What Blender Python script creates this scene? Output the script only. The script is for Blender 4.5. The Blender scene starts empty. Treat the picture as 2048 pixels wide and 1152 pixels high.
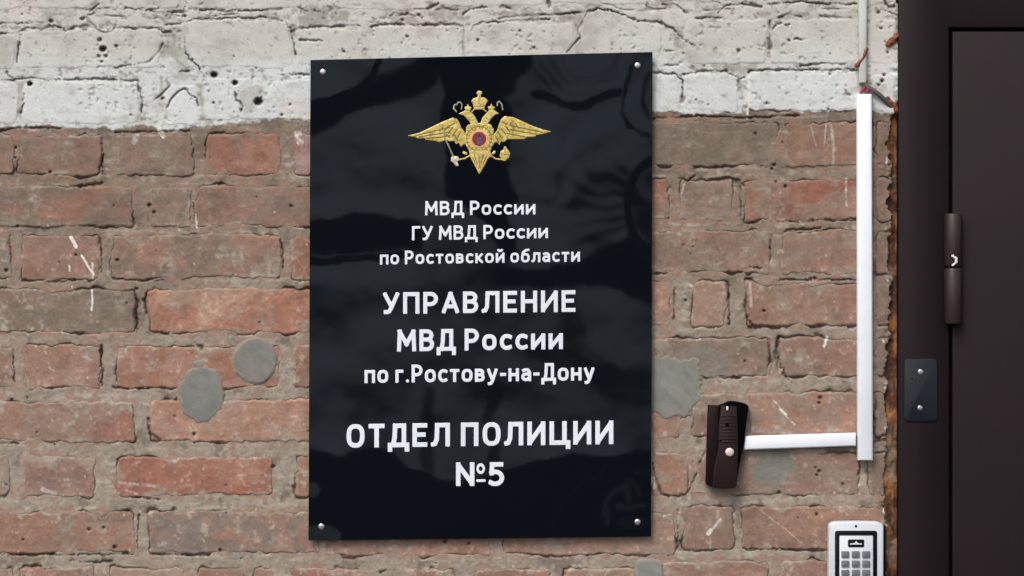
import bpy, math, random
import numpy as np
from mathutils import Vector
sc = bpy.context.scene
R = math.radians
# ------------------------------------------------------------------ camera, sky, sun, exposure
S = 0.0007          # metres per photograph pixel on the wall plane
D = 3.0             # camera distance from the wall
Z0 = 1.70           # camera height
cam = bpy.data.cameras.new('camera'); camo = bpy.data.objects.new('camera', cam)
sc.collection.objects.link(camo); sc.camera = camo
camo.location = (0, -D, Z0); camo.rotation_euler = (R(90), 0, 0)
cam.sensor_width = 36.0; cam.lens = 36.0 * D / (2048 * S); cam.clip_start = 0.05; cam.clip_end = 2000
SUN_EL, SUN_AZ = 48.0, -28.0      # azimuth measured from the wall's outward normal, negative = from the left
w = bpy.data.worlds.new("World"); sc.world = w; w.use_nodes = True
nt = w.node_tree; bg = nt.nodes['Background']
sky = nt.nodes.new('ShaderNodeTexSky'); sky.sky_type = 'NISHITA'; sky.sun_disc = False
sky.sun_elevation = R(SUN_EL); sky.sun_rotation = R(180 - SUN_AZ)
sky.air_density = 1.0; sky.dust_density = 4.0; sky.ozone_density = 1.0
hs = nt.nodes.new('ShaderNodeHueSaturation'); hs.inputs['Saturation'].default_value = 0.32
nt.links.new(sky.outputs[0], hs.inputs['Color']); nt.links.new(hs.outputs[0], bg.inputs[0])
bg.inputs[1].default_value = 0.112
sl = bpy.data.lights.new('sun', 'SUN'); sl.energy = 1.45; sl.angle = R(25); sl.color = (1.0, 0.96, 0.91)
so = bpy.data.objects.new('sun', sl); sc.collection.objects.link(so)
tx, ty, tz = math.sin(R(SUN_AZ)) * math.cos(R(SUN_EL)), -math.cos(R(SUN_AZ)) * math.cos(R(SUN_EL)), math.sin(R(SUN_EL))
so.rotation_euler = Vector((tx, ty, tz)).to_track_quat('Z', 'Y').to_euler()
so.location = (-2, -4, 5)
sc.view_settings.view_transform = 'Standard'; sc.view_settings.look = 'None'
sc.view_settings.gamma = 1.0; sc.view_settings.use_curve_mapping = False
sc.view_settings.exposure = 0.36
GAIN = 0.93         # display-linear value of a white diffuse surface under this light (for choosing albedos)

# ------------------------------------------------------------------ helpers
def s2l(c):
    c = np.asarray(c, float) / 255.0
    return np.where(c <= 0.04045, c / 12.92, ((c + 0.055) / 1.055) ** 2.4)
def alb(c): return np.clip(s2l(c) / GAIN, 0.002, 0.9)
def Pn(px, py, d=0.0):
    """photo pixel + height above the wall plane in mm -> world coordinates (numpy)"""
    d = np.asarray(d, float) * 0.001; k = (D - d) / D
    return (np.asarray(px, float) - 1024) * S * k, -d + 0 * np.asarray(px, float), Z0 + (576 - np.asarray(py, float)) * S * k
def h2(ix, iy, seed):
    n = (ix.astype(np.int64) * 374761393 + iy.astype(np.int64) * 668265263 + seed * 974634777) & 0xffffffff
    n = ((n ^ (n >> 13)) * 1274126177) & 0xffffffff
    return ((n ^ (n >> 16)) & 0xffff) / 65535.0
def vn(x, y, seed):
    ix = np.floor(x); iy = np.floor(y); fx = x - ix; fy = y - iy
    fx = fx * fx * fx * (fx * (fx * 6 - 15) + 10); fy = fy * fy * fy * (fy * (fy * 6 - 15) + 10)
    a = h2(ix, iy, seed); b = h2(ix + 1, iy, seed); c = h2(ix, iy + 1, seed); d = h2(ix + 1, iy + 1, seed)
    return (a + (b - a) * fx) * (1 - fy) + (c + (d - c) * fx) * fy
def fbm(x, y, sx, sy=None, seed=1, o=4, g=0.5):
    sy = sy or sx; s = 0; a = 1; t = 0; x = np.asarray(x, float) / sx; y = np.asarray(y, float) / sy
    for k in range(o):
        s = s + a * (vn(x + 17.3 * k, y - 9.1 * k, seed + 31 * k) * 2 - 1); t += a; a *= g
        x, y = (x * 0.8 - y * 0.6) * 2, (x * 0.6 + y * 0.8) * 2
    return s / t * 1.6
def ss(a, b, x):
    t = np.clip((x - a) / (b - a), 0, 1); return t * t * (3 - 2 * t)
def mix(a, b, t):
    return a * (1 - t[..., None]) + b * t[..., None]
def seg(X, Y, pts):
    """distance to a polyline"""
    d = np.full(X.shape, 1e9)
    for (x0, y0), (x1, y1) in zip(pts[:-1], pts[1:]):
        dx, dy = x1 - x0, y1 - y0; L = dx * dx + dy * dy + 1e-9
        t = np.clip(((X - x0) * dx + (Y - y0) * dy) / L, 0, 1)
        d = np.minimum(d, np.hypot(X - x0 - t * dx, Y - y0 - t * dy))
    return d
def poly_sd(X, Y, pts):
    d = seg(X, Y, list(pts) + [pts[0]]); ins = np.zeros(X.shape, bool)
    n = len(pts)
    for i in range(n):
        x0, y0 = pts[i]; x1, y1 = pts[(i + 1) % n]
        if y0 == y1: continue
        c = ((y0 > Y) != (y1 > Y)) & (X < (x1 - x0) * (Y - y0) / (y1 - y0) + x0)
        ins ^= c
    return np.where(ins, -d, d)

def put(name, me, parent=None, mats=()):
    for m in mats: me.materials.append(m)
    o = bpy.data.objects.new(name, me); sc.collection.objects.link(o)
    if parent: o.parent = parent; o.matrix_parent_inverse = parent.matrix_world.inverted()
    return o
def tag(o, label=None, cat=None, group=None, kind=None):
    if label: o['label'] = label
    if cat: o['category'] = cat
    if group: o['group'] = group
    if kind: o['kind'] = kind
    return o
def empty(name, px, py, label, cat, group=None):
    o = bpy.data.objects.new(name, None); sc.collection.objects.link(o)
    x, y, z = Pn(px, py, 0); o.location = (float(x), float(y), float(z)); o.empty_display_size = .02
    bpy.context.view_layer.update()
    return tag(o, label, cat, group)
def np_mesh(name, V, F, smooth=True, col=None):
    me = bpy.data.meshes.new(name)
    F = np.asarray(F, np.int32); nv = len(V); nf = len(F)
    me.vertices.add(nv); me.vertices.foreach_set('co', np.asarray(V, np.float32).ravel())
    me.loops.add(nf * 4); me.loops.foreach_set('vertex_index', F.ravel())
    me.polygons.add(nf); me.polygons.foreach_set('loop_start', np.arange(0, nf * 4, 4, dtype=np.int32))
    me.update(calc_edges=True)
    me.polygons.foreach_set('use_smooth', np.full(nf, smooth))
    if col is not None:
        at = me.color_attributes.new('Col', 'FLOAT_COLOR', 'POINT')
        c4 = np.ones((nv, 4), np.float32); c4[:, :3] = col; at.data.foreach_set('color', c4.ravel())
    me.validate(); return me
def surface(name, X, Y, dep, cells, mat, parent=None, col=None, back=None, smooth=True):
    """height field over a photo-pixel grid; cells = mask of kept quads; back = depth (mm) of the skirt around its outline"""
    ny, nx = X.shape; idx = np.arange(ny * nx).reshape(ny, nx)
    a = idx[:-1, :-1][cells]; b = idx[:-1, 1:][cells]; c = idx[1:, 1:][cells]; d = idx[1:, :-1][cells]
    F = np.stack([a, d, c, b], 1)
    x, y, z = Pn(X, Y, dep); V = np.stack([x.ravel(), y.ravel(), z.ravel()], 1)
    C = None if col is None else col.reshape(-1, 3)
    used = np.zeros(ny * nx, bool); used[F.ravel()] = True
    re = np.cumsum(used) - 1
    if back is not None:
        E = np.concatenate([F[:, [0, 1]], F[:, [1, 2]], F[:, [2, 3]], F[:, [3, 0]]])
        key = E.min(1).astype(np.int64) * (ny * nx) + E.max(1)
        u, inv, cnt = np.unique(key, return_inverse=True, return_counts=True)
        B = E[cnt[inv] == 1]
        F = re[F]; n0 = used.sum(); bv = np.unique(B.ravel()); rb = np.full(ny * nx, -1); rb[bv] = np.arange(len(bv)) + n0
        xb, yb, zb = Pn(X.ravel()[bv], Y.ravel()[bv], back)
        x0, y0, z0 = V[bv].T
        Vb = np.stack([x0, np.full(len(bv), -back * 0.001), z0], 1)
        SF = np.stack([re[B[:, 1]], re[B[:, 0]], rb[B[:, 0]], rb[B[:, 1]]], 1)
        F = np.concatenate([F, SF]); V = np.concatenate([V[used], Vb])
        if C is not None: C = np.concatenate([C[used], C[bv]])
    else:
        F = re[F]; V = V[used]
        if C is not None: C = C[used]
    return put(name, np_mesh(name, V, F, smooth, C), parent, [mat])
def sd_surface(name, fn, box, res, dep, mat, parent=None, back=0.0, colfn=None, smooth=True):
    """solid whose outline is the zero line of fn(X,Y) (photo px), snapped to the line"""
    x0, y0, x1, y1 = box
    X, Y = np.meshgrid(np.arange(x0, x1 + res, res), np.arange(y0, y1 + res, res)); X = X.astype(float); Y = Y.astype(float)
    sd = fn(X, Y)
    cen = (sd[:-1, :-1] + sd[1:, :-1] + sd[:-1, 1:] + sd[1:, 1:]) / 4
    cells = cen < 0
    if not cells.any(): return None
    cnt = np.zeros(X.shape, int)
    for dy in (0, 1):
        for dx in (0, 1):
            cnt[dy:dy + cells.shape[0], dx:dx + cells.shape[1]] += cells
    b = (cnt > 0) & ((cnt < 4) | (sd > 0))
    for _ in range(2):
        gx = (fn(X + .3, Y) - fn(X - .3, Y)) / .6; gy = (fn(X, Y + .3) - fn(X, Y - .3)) / .6
        g = np.maximum(gx * gx + gy * gy, .2); s = np.clip(fn(X, Y), -res, res)
        X = np.where(b, X - s * gx / g, X); Y = np.where(b, Y - s * gy / g, Y)
    dd = dep(X, Y) if callable(dep) else np.full(X.shape, float(dep))
    return surface(name, X, Y, dd, cells, mat, parent, None if colfn is None else colfn(X, Y), back, smooth)

def solid(name, poly, d0, d1, mat, parent=None, bev=0.0, segs=2, rib=None):
    """prism from a photo-pixel outline between depths d0 (back) and d1 (front) in mm, bevelled"""
    import bmesh
    bm = bmesh.new()
    ks = []
    for (x, y) in poly:
        a = Pn(x, y, d1); ks.append((float(a[0]), float(a[2])))
    fr = [bm.verts.new((x, -d1 * .001, z)) for x, z in ks]; bk = [bm.verts.new((x, -d0 * .001, z)) for x, z in ks]
    bm.faces.new(fr); bm.faces.new(bk[::-1]); n = len(ks)
    for i in range(n): bm.faces.new((fr[(i + 1) % n], fr[i], bk[i], bk[(i + 1) % n]))
    bmesh.ops.recalc_face_normals(bm, faces=bm.faces[:])
    if bev > 0:
        fe = [e for e in bm.edges if not all(v in bk for v in e.verts)]
        bmesh.ops.bevel(bm, geom=fe, offset=bev * .001, segments=segs, profile=.5, affect='EDGES', clamp_overlap=True)
    for f in bm.faces: f.smooth = bev > 0
    me = bpy.data.meshes.new(name); bm.to_mesh(me); bm.free()
    o = put(name, me, parent, [mat])
    if bev > 0:
        me.set_sharp_from_angle(angle=R(50))
    return o
def rect(x0, y0, x1, y1, c=0):
    if c == 0: return [(x0, y1), (x1, y1), (x1, y0), (x0, y0)]
    out = []
    for cx, cy, a0 in ((x1 - c, y1 - c, 90), (x1 - c, y0 + c, 0), (x0 + c, y0 + c, -90), (x0 + c, y1 - c, -180)):
        for k in range(5):
            a = R(a0 - k * 22.5); out.append((cx + c * math.cos(a), cy + c * math.sin(a)))
    return out
def dome(name, px, py, rpx, d0, hmm, mat, parent, slot=False, rim=0.25):
    """round screw head / button: lathe profile facing the viewer"""
    n = 24; prof = [(1, 0), (1, .45), (.93, .7), (.75, .88), (.45, .98), (.2, 1), (0.001, 1)]
    V = []; F = []
    x0, _, z0 = [float(v) for v in Pn(px, py, d0)]
    r = rpx * S
    for (a, b) in prof:
        for k in range(n):
            t = 2 * math.pi * k / n
            V.append((x0 + r * a * math.cos(t), -(d0 + hmm * b) * .001, z0 + r * a * math.sin(t)))
    for j in range(len(prof) - 1):
        for k in range(n):
            F.append((j * n + k, j * n + (k + 1) % n, (j + 1) * n + (k + 1) % n, (j + 1) * n + k))
    return put(name, np_mesh(name, V, F), parent, [mat])

# ------------------------------------------------------------------ materials
def mat(name, col=None, rough=.6, metal=0., attr=False, grain=.0, gs=400., bump=.0, bs=600., spec=.5, rvar=0.0, var2=0.0, v2s=30.0, coat=0.0):
    m = bpy.data.materials.new(name); m.use_nodes = True; n = m.node_tree.nodes; L = m.node_tree.links
    b = n['Principled BSDF']; b.inputs['Roughness'].default_value = rough; b.inputs['Metallic'].default_value = metal
    b.inputs['Specular IOR Level'].default_value = spec
    if coat: b.inputs['Coat Weight'].default_value = coat; b.inputs['Coat Roughness'].default_value = .08
    tc = n.new('ShaderNodeTexCoord'); vec = tc.outputs['Object']
    geo = n.new('ShaderNodeNewGeometry'); vec = geo.outputs['Position']
    if attr:
        a = n.new('ShaderNodeAttribute'); a.attribute_name = 'Col'; src = a.outputs['Color']
    else:
        a = n.new('ShaderNodeRGB'); a.outputs[0].default_value = (*[float(v) for v in col], 1); src = a.outputs[0]
    def noise(scale, det=5):
        x = n.new('ShaderNodeTexNoise'); x.inputs['Scale'].default_value = scale; x.inputs['Detail'].default_value = det
        L.new(vec, x.inputs['Vector']); return x.outputs['Fac']
    def varied(src, fac, amt):
        mr = n.new('ShaderNodeMapRange'); mr.inputs['From Min'].default_value = .3; mr.inputs['From Max'].default_value = .7
        mr.inputs['To Min'].default_value = 1 - amt; mr.inputs['To Max'].default_value = 1 + amt; L.new(fac, mr.inputs['Value'])
        mx = n.new('ShaderNodeVectorMath'); mx.operation = 'SCALE'; L.new(src, mx.inputs[0]); L.new(mr.outputs[0], mx.inputs['Scale'])
        return mx.outputs[0]
    if grain: src = varied(src, noise(gs), grain)
    if var2: src = varied(src, noise(v2s, 3), var2)
    L.new(src, b.inputs['Base Color'])
    if rvar:
        mr = n.new('ShaderNodeMapRange'); mr.inputs['To Min'].default_value = rough - rvar; mr.inputs['To Max'].default_value = rough + rvar
        L.new(noise(v2s * 1.7, 4), mr.inputs['Value']); L.new(mr.outputs[0], b.inputs['Roughness'])
    if bump:
        bp = n.new('ShaderNodeBump'); bp.inputs['Strength'].default_value = 1.0; bp.inputs['Distance'].default_value = bump * .001
        L.new(noise(bs, 6), bp.inputs['Height']); L.new(bp.outputs[0], b.inputs['Normal'])
    return m
M_BRICK = mat('brick_face', attr=True, rough=.93, grain=.10, gs=500, bump=.38, bs=700, spec=.25)
M_MORT = mat('mortar', attr=True, rough=.95, grain=.11, gs=650, bump=.5, bs=800, spec=.2)
M_CEM = mat('cement_patch', attr=True, rough=.92, grain=.05, gs=300, bump=.25, bs=500, spec=.25)
M_FOAM = mat('foam', attr=True, rough=.8, grain=.08, gs=400, bump=.6, bs=500, spec=.4)
M_SIGN = mat('black_gloss', s2l((3, 5, 12)), rough=.10, spec=.35)
M_SIGN.node_tree.nodes['Principled BSDF'].inputs['Specular Tint'].default_value = (.72, .86, 1.02, 1)
M_SIGNE = mat('sign_edge', s2l((20, 20, 24)), rough=.4)
M_LET = mat('white_vinyl', alb((218, 224, 234)), rough=.5, grain=.03, gs=200, var2=.04, v2s=8)
M_GOLD = mat('gold', attr=True, rough=.42, metal=.25, spec=.5)
M_SCREW = mat('screw_steel', (.62, .62, .64), rough=.28, metal=.9)
M_PVC = mat('white_plastic', (.84, .87, .93), rough=.35, grain=.015, gs=60, var2=.035, v2s=14)
M_PVC2 = mat('aged_plastic', alb((196, 195, 190)), rough=.5, grain=.05, gs=120, var2=.06, v2s=25)
M_DOOR = mat('door_paint', s2l((24, 16, 19)), rough=.52, spec=.2, grain=.08, gs=900, bump=.10, bs=300, rvar=.10, var2=.16, v2s=4)
M_DOOR.node_tree.nodes['Principled BSDF'].inputs['Specular Tint'].default_value = (1.0, .88, .92, 1)
M_DARK = mat('dark_gap', (.004, .004, .004), rough=.9)
M_HINGE = mat('hinge_paint', s2l((46, 32, 31)), rough=.42, grain=.08, gs=500, bump=.1, bs=300)
M_CHIP = mat('chipped_metal', (.75, .74, .72), rough=.4)
M_PLATE = mat('plate_paint', s2l((20, 26, 34)), spec=.35, rough=.5, grain=.05, gs=300)
M_ICB = mat('intercom_housing', s2l((22, 9, 11)), rough=.5, grain=.05, gs=300, spec=.18)
M_ICH = mat('intercom_hood_shadow', s2l((3, 1, 2)), rough=.7, spec=.05)  # shadow of the visor recess put into the colour as near-black
M_ICF = mat('intercom_front', s2l((40, 27, 28)), spec=.2, rough=.45, grain=.05, gs=400)
M_BTN = mat('button_metal', (.80, .66, .62), rough=.35, metal=.3)
M_KPB = mat('keypad_metal', (.68, .71, .77), rough=.38, metal=.15, grain=.015, gs=80)
M_KPD = mat('keypad_black', s2l((8, 10, 18)), rough=.4, spec=.15)
M_KEY = mat('keypad_key', s2l((104, 106, 114)), rough=.45, var2=.1, v2s=120)
M_CAB = mat('cable_grey', s2l((92, 84, 84)), rough=.6)
M_RED = mat('wire_red', s2l((150, 28, 50)), rough=.5)
M_ORG = mat('orange_foam', s2l((122, 66, 38)), rough=.7, grain=.3, gs=300, bump=.5, bs=300)

# ------------------------------------------------------------------ the wall: bricks, mortar
RED, ORG, BRN, GRY, PNK, DUL, WHT, WH2 = (150, 96, 80), (172, 120, 98), (136, 106, 93), (121, 107, 96), (158, 122, 108), (130, 110, 98), (198, 201, 199), (190, 188, 181)
B = []   # x0, x1, y0, y1, colour, second colour, blotch amount, mortar smear
def row(y0, y1, *items):
    for it in items:
        x0, x1, c = it[:3]; c2 = it[3] if len(it) > 3 else GRY; am = it[4] if len(it) > 4 else .4; sm = it[5] if len(it) > 5 else .3
        dy = it[6] if len(it) > 6 else 0
        B.append((x0, x1, y0 + dy, y1 + dy, c, c2, am, sm))
row(-52, 18, (-60, 176, WH2), (188, 362, WH2), (378, 640, WH2), (655, 860, WH2), (872, 1088, WH2, GRY, .2, .3, -6), (1102, 1300, WH2, GRY, .2, .3, -8), (1314, 1436, WH2, GRY, .2, .3, -14), (1450, 1712, WH2, GRY, .2, .3, -14), (1740, 1792, WH2, GRY, .2, .3, -14))
row(58, 135, (-60, 30, WH2), (42, 324, WH2), (594, 730, WH2, GRY, .2, .3, -2), (744, 922, WH2, GRY, .2, .3, -6), (940, 1152, WH2, GRY, .2, .3, -12))
row(40, 136, (366, 584, WHT))
row(24, 126, (1166, 1318, WHT))
row(40, 127, (1372, 1532, WH2), (1548, 1714, WH2), (1738, 1794, WH2))
row(164, 246, (-60, 38, WHT), (48, 277, WHT), (335, 398, WHT, GRY, .2, .3, 6), (408, 660, WHT, GRY, .2, .3, -6))
row(147, 224, (1270, 1361, WHT), (1369, 1474, WHT), (1496, 1716, WHT, GRY, .2, .3, -4), (1742, 1790, WHT))
row(266, 352, (-60, 29, DUL, BRN), (35, 203, BRN, DUL, .6, .4), (228, 388, (140, 113, 103), GRY, .7, .6), (408, 561, (150, 98, 82), (166, 116, 100), .4, .25), (588, 660, (150, 105, 100), (180, 160, 160), .5, .3))
row(243, 333, (1270, 1556, (114, 105, 93), (126, 114, 104), .5, .3), (1568, 1742, (140, 102, 86), (150, 118, 104), .4, .25), (1752, 1790, BRN))
row(371, 455, (-60, 268, (146, 104, 90), (112, 101, 92), .8, .5), (299, 384, GRY, BRN, .5, .3), (391, 660, (145, 110, 97), (120, 112, 112), .6, .3))
row(357, 444, (1270, 1341, (156, 108, 88), DUL, .3, .1), (1358, 1466, (136, 116, 104), (150, 128, 116), .6, .5), (1488, 1742, (148, 88, 72), (146, 112, 98), .7, .3), (1752, 1790, BRN, GRY, .5, .3))
row(470, 561, (-60, 21, (145, 138, 124), GRY, .4, .3), (41, 199, (152, 116, 103), (138, 110, 98), .5, .2), (222, 561, (130, 110, 99), (152, 112, 96), .8, .4, -2), (583, 660, (152, 92, 76), BRN, .4, .1, 2))
row(460, 549, (1270, 1541, (144, 113, 100), (128, 108, 98), .7, .4), (1561, 1742, (152, 112, 98), (140, 122, 110), .6, .4), (1752, 1790, BRN, GRY, .5, .3))
row(577, 668, (-60, 272, (134, 112, 100), (116, 108, 97), .9, .4), (296, 660, (172, 112, 90), (184, 140, 116), .9, .1))
row(564, 654, (1270, 1346, (168, 128, 110), (160, 134, 118), .5, .2), (1383, 1451, (158, 128, 112), (166, 134, 116), .5, .3), (1488, 1742, (145, 104, 88), (150, 118, 102), .6, .3), (1752, 1790, BRN, GRY, .5, .3))
row(691, 778, (-60, 29, BRN, (170, 150, 138), .5, .4), (47, 202, (154, 114, 100), (165, 126, 112), .5, .2), (234, 560, (162, 106, 86), (172, 128, 112), .6, .15), (588, 660, (154, 106, 90), GRY, .4, .4))
row(675, 756, (1270, 1540, (136, 114, 103), (122, 112, 102), .7, .5), (1558, 1742, (142, 106, 93), (134, 114, 106), .7, .2), (1752, 1790, DUL, GRY, .5, .3))
row(800, 885, (-60, 270, (158, 108, 92), (146, 122, 110), .7, .3), (300, 660, (174, 126, 106), (180, 142, 122), .7, .15, -2))
row(785, 872, (1270, 1364, (158, 112, 94), (150, 120, 104), .4, .3, 6), (1384, 1478, (140, 114, 102), DUL, .5, .4), (1494, 1742, (160, 118, 100), (146, 122, 112), .8, .3), (1752, 1790, DUL, GRY, .5, .4))
row(910, 994, (-60, 19, (160, 140, 128), GRY, .4, .4), (45, 192, (142, 108, 100), (176, 152, 142), .6, .3), (232, 545, (160, 98, 78), (176, 126, 108), .6, .15), (588, 660, (160, 112, 96), (172, 138, 124), .4, .3))
row(903, 993, (1302, 1377, (158, 116, 98), (150, 124, 108), .4, .3), (1384, 1722, (150, 112, 100), (134, 116, 108), .7, .3), (1738, 1786, GRY, BRN, .4, .5))
row(1021, 1109, (-60, 272, (146, 116, 100), (158, 108, 88), .8, .25), (296, 640, (128, 116, 110), (165, 112, 92), .5, .15), (652, 985, (165, 114, 100), (172, 138, 124), .6, .2, 4), (1008, 1352, (160, 126, 110), (166, 138, 124), .6, .3, 2))
row(1013, 1100, (1366, 1469, (136, 108, 96), (144, 120, 106), .4, .2), (1484, 1772, (140, 108, 94), (156, 112, 94), .7, .2))
row(1136, 1216, (-60, 30, (150, 108, 96)), (40, 190, (154, 112, 102), GRY, .4, .3), (218, 372, (158, 118, 108), (176, 150, 140), .5, .4), (394, 488, (158, 118, 108)), (502, 548, (156, 116, 106)), (576, 726, (158, 108, 96)), (812, 905, (156, 98, 84)), (950, 1098, (160, 108, 92)), (1128, 1268, (162, 124, 106)))
row(1119, 1205, (1290, 1536, (150, 116, 100), (170, 138, 118), .5, .4), (1556, 1790, (142, 98, 88), (158, 122, 108), .5, .3))

CR = [  # grooves and cracks: points, width
 ([(40,62),(55,56),(75,55),(85,60),(100,52),(120,54),(133,62),(150,54),(180,52),(190,56),(200,63),(222,66),(230,56),(255,55),(272,58),(290,55),(318,57),(326,66),(342,63)], 5),
 ([(330,50),(370,45),(390,39),(440,38),(480,35),(505,38),(520,34),(560,40),(575,48),(582,60),(586,80),(592,110)], 2.6),
 ([(583,62),(600,57),(640,54),(720,52)], 4.5), ([(742,54),(760,49),(800,49),(850,50),(915,50),(926,53),(929,70),(928,90),(931,112)], 4.6),
 ([(942,64),(948,52),(965,45),(1000,44),(1022,42),(1060,40),(1100,38)], 3), ([(1000,36),(1060,31),(1140,27),(1185,23),(1195,17),(1220,22),(1250,32),(1280,42),(1320,46),(1345,58),(1360,72),(1373,82),(1390,95),(1400,100)], 3.6),
 ([(1175,24),(1162,50),(1155,60),(1160,75),(1145,92),(1133,106)], 3), ([(326,88),(318,104),(300,122),(285,128),(260,130),(230,136)], 3),
 ([(0,162),(30,160),(60,156),(100,160),(160,159),(200,158),(275,162),(279,175),(284,200),(282,222),(284,246)], 3.4), ([(40,75),(38,100),(34,125)], 2.2),
 ([(308,201),(322,190),(338,174)], 3.2), ([(335,215),(341,200),(355,185),(370,176),(380,186),(393,198),(397,212)], 2.0), ([(370,75),(369,100),(385,122),(400,140),(410,158)], 1.8),
 ([(470,185),(475,200),(486,210),(484,222)], 3), ([(0,46),(50,47),(90,44)], 2.4), ([(250,17),(300,22),(330,28),(368,23),(372,8),(364,-6)], 3),
 ([(400,20),(450,22),(520,21),(562,19)], 3), ([(187,50),(170,36)], 5), ([(180,23),(200,6)], 2.2), ([(0,68),(40,66)], 4), ([(12,146),(24,158)], 6),
 ([(560,150),(618,149)], 3), ([(360,144),(380,142)], 2.4), ([(1325,10),(1345,8),(1362,18),(1376,27)], 5), ([(1436,26),(1450,12),(1470,9),(1500,10),(1522,14)], 4.5),
 ([(1535,9),(1600,3),(1650,8),(1712,8)], 3), ([(1392,37),(1443,35)], 5), ([(1558,36),(1575,29),(1590,33),(1602,35)], 6), ([(1640,33),(1704,37)], 5),
 ([(1540,42),(1538,60),(1540,80),(1541,96)], 7), ([(1545,60),(1553,49),(1563,46)], 4), ([(1365,160),(1366,180),(1364,204)], 5), ([(1306,145),(1345,147),(1362,160)], 3),
 ([(1368,148),(1410,142),(1450,142),(1465,150),(1480,158),(1492,153)], 3.4), ([(1478,160),(1480,178),(1487,206)], 7), ([(1496,147),(1500,141),(1560,140),(1620,140),(1716,140)], 3),
 ([(1600,131),(1650,128),(1690,129)], 2.4), ([(1328,131),(1356,130)], 6), ([(1330,103),(1352,102)], 4), ([(1765,0),(1778,14),(1790,12)], 5), ([(1570,50),(1580,48)], 2), ([(1590,78),(1612,79)], 3),
 ([(600,80),(645,82)], 4), ([(855,18),(875,8)], 4), ([(1005,12),(1022,18)], 5), ([(1098,0),(1098,18)], 6), ([(925,30),(940,18),(975,14)], 3), ([(780,34),(788,26),(845,34)], 4), ([(1690,182),(1700,190)], 4),
 ([(47,185),(48,205),(42,228)], 1.8),
 # brick zone
 ([(45,562),(120,563),(152,560)], 4), ([(1555,443),(1600,445),(1627,441)], 5), ([(1650,440),(1714,438)], 4), ([(1300,548),(1332,547)], 3.2), ([(-10,886),(36,886)], 6),
 ([(1304,928),(1312,958),(1325,988),(1338,993)], 5), ([(1376,985),(1393,948)], 2.4), ([(1493,635),(1505,650)], 3), ([(1538,678),(1543,710),(1540,750)], 3.6),
 ([(1558,672),(1553,700),(1563,735),(1575,762)], 3.8), ([(1402,756),(1480,755)], 2.8), ([(390,686),(405,697)], 6), ([(316,664),(338,667)], 6), ([(203,692),(205,770)], 4),
 ([(28,700),(28,765)], 4), ([(297,838),(300,866),(322,880)], 8), ([(225,775),(250,778),(330,776)], 3), ([(0,262),(40,255),(120,257)], 4), ([(228,1122),(180,1124),(140,1122)], 4),
 ([(760,1146),(772,1140)], 6), ([(0,1108),(130,1110),(260,1108)], 2.6), ([(300,1108),(420,1112)], 2.4), ([(1355,1020),(1355,1095)], 2), ([(240,993),(320,998)], 3.4), ([(1484,1098),(1610,1100)], 2.2),
 ([(278,1030),(276,1100)], 2), ([(560,480),(566,500),(566,540)], 2.2), ([(20,472),(24,545)], 2.2), ([(200,475),(204,500),(203,545)], 2.4), ([(272,590),(274,665)], 2.6), ([(225,558),(330,562)], 2.2),
 ([(1480,362),(1483,440)], 2.6), ([(1352,356),(1375,362),(1390,352)], 4), ([(1468,360),(1490,372)], 7), ([(1543,470),(1540,500)], 5), ([(1562,470),(1575,460),(1640,457)], 3.4), ([(1500,533),(1522,538)], 4),
 ([(1350,575),(1347,640)], 2.4), ([(1457,580),(1458,650)], 2.6), ([(1560,560),(1720,560)], 2), ([(388,405),(390,440)], 2), ([(230,265),(380,262)], 2.6), ([(203,275),(206,350)], 2.2), ([(1306,237),(1400,232),(1500,236),(1600,231)], 4),
 ([(1742,885),(1778,878)], 4), ([(1400,925),(1412,900)], 2),
]
PIT = [(370,32,6),(165,38,6),(103,42,7),(60,168,7.5),(470,166,8),(517,203,13),(482,220,4),(325,197,5),(428,150,10),(1478,101,6),(1578,81,5),(1757,25,5),(1762,57,4.5),(1660,148,4),(1657,218,3.5),(1534,206,4),
 (1408,132,3),(1392,200,3),(1416,210,3),(815,73,5),(688,103,5),(956,80,4),(1040,62,3.5),(1068,95,3.5),(418,182,3),(427,206,3.5),(564,230,4),(580,210,3),(262,230,3),(200,80,7),(206,98,10),(212,112,6),(198,112,5),(203,124,4),(233,92,5),
 (815,27,5),(838,30,6),(805,40,4),(862,14,4),(1015,15,4),(1565,285,3),(273,578,4.5),(388,868,5),(547,933,5.5),(178,1059,4.5),(208,1055,4),(230,1094,6),(255,1106,7),(248,1107,6),(440,1101,5),(47,1079,3.5),(32,295,4),(31,315,3.5),
 (100,345,5),(160,375,5),(152,510,4),(13,541,6),(235,520,5),(36,452,4),(1548,330,5.5),(1543,338,4),(1571,373,5),(1552,364,4),(1622,558,5),(1630,557,5),(1528,622,5),(1640,796,6),(1638,806,5),(1639,942,4.5),(1634,950,4),(1630,936,3),
 (1686,968,4),(1633,1029,4.5),(1558,985,5),(1511,267,3.5),(890,1083,6),(938,1086,4),(1490,722,3.5),(350,832,3),(24,800,4),(54,796,3),(1372,600,4),(583,412,5),(300,410,6),(308,425,5),(1768,150,5),(1764,162,6),(1757,170,5),(1775,105,4),(1770,84,3)]
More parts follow.
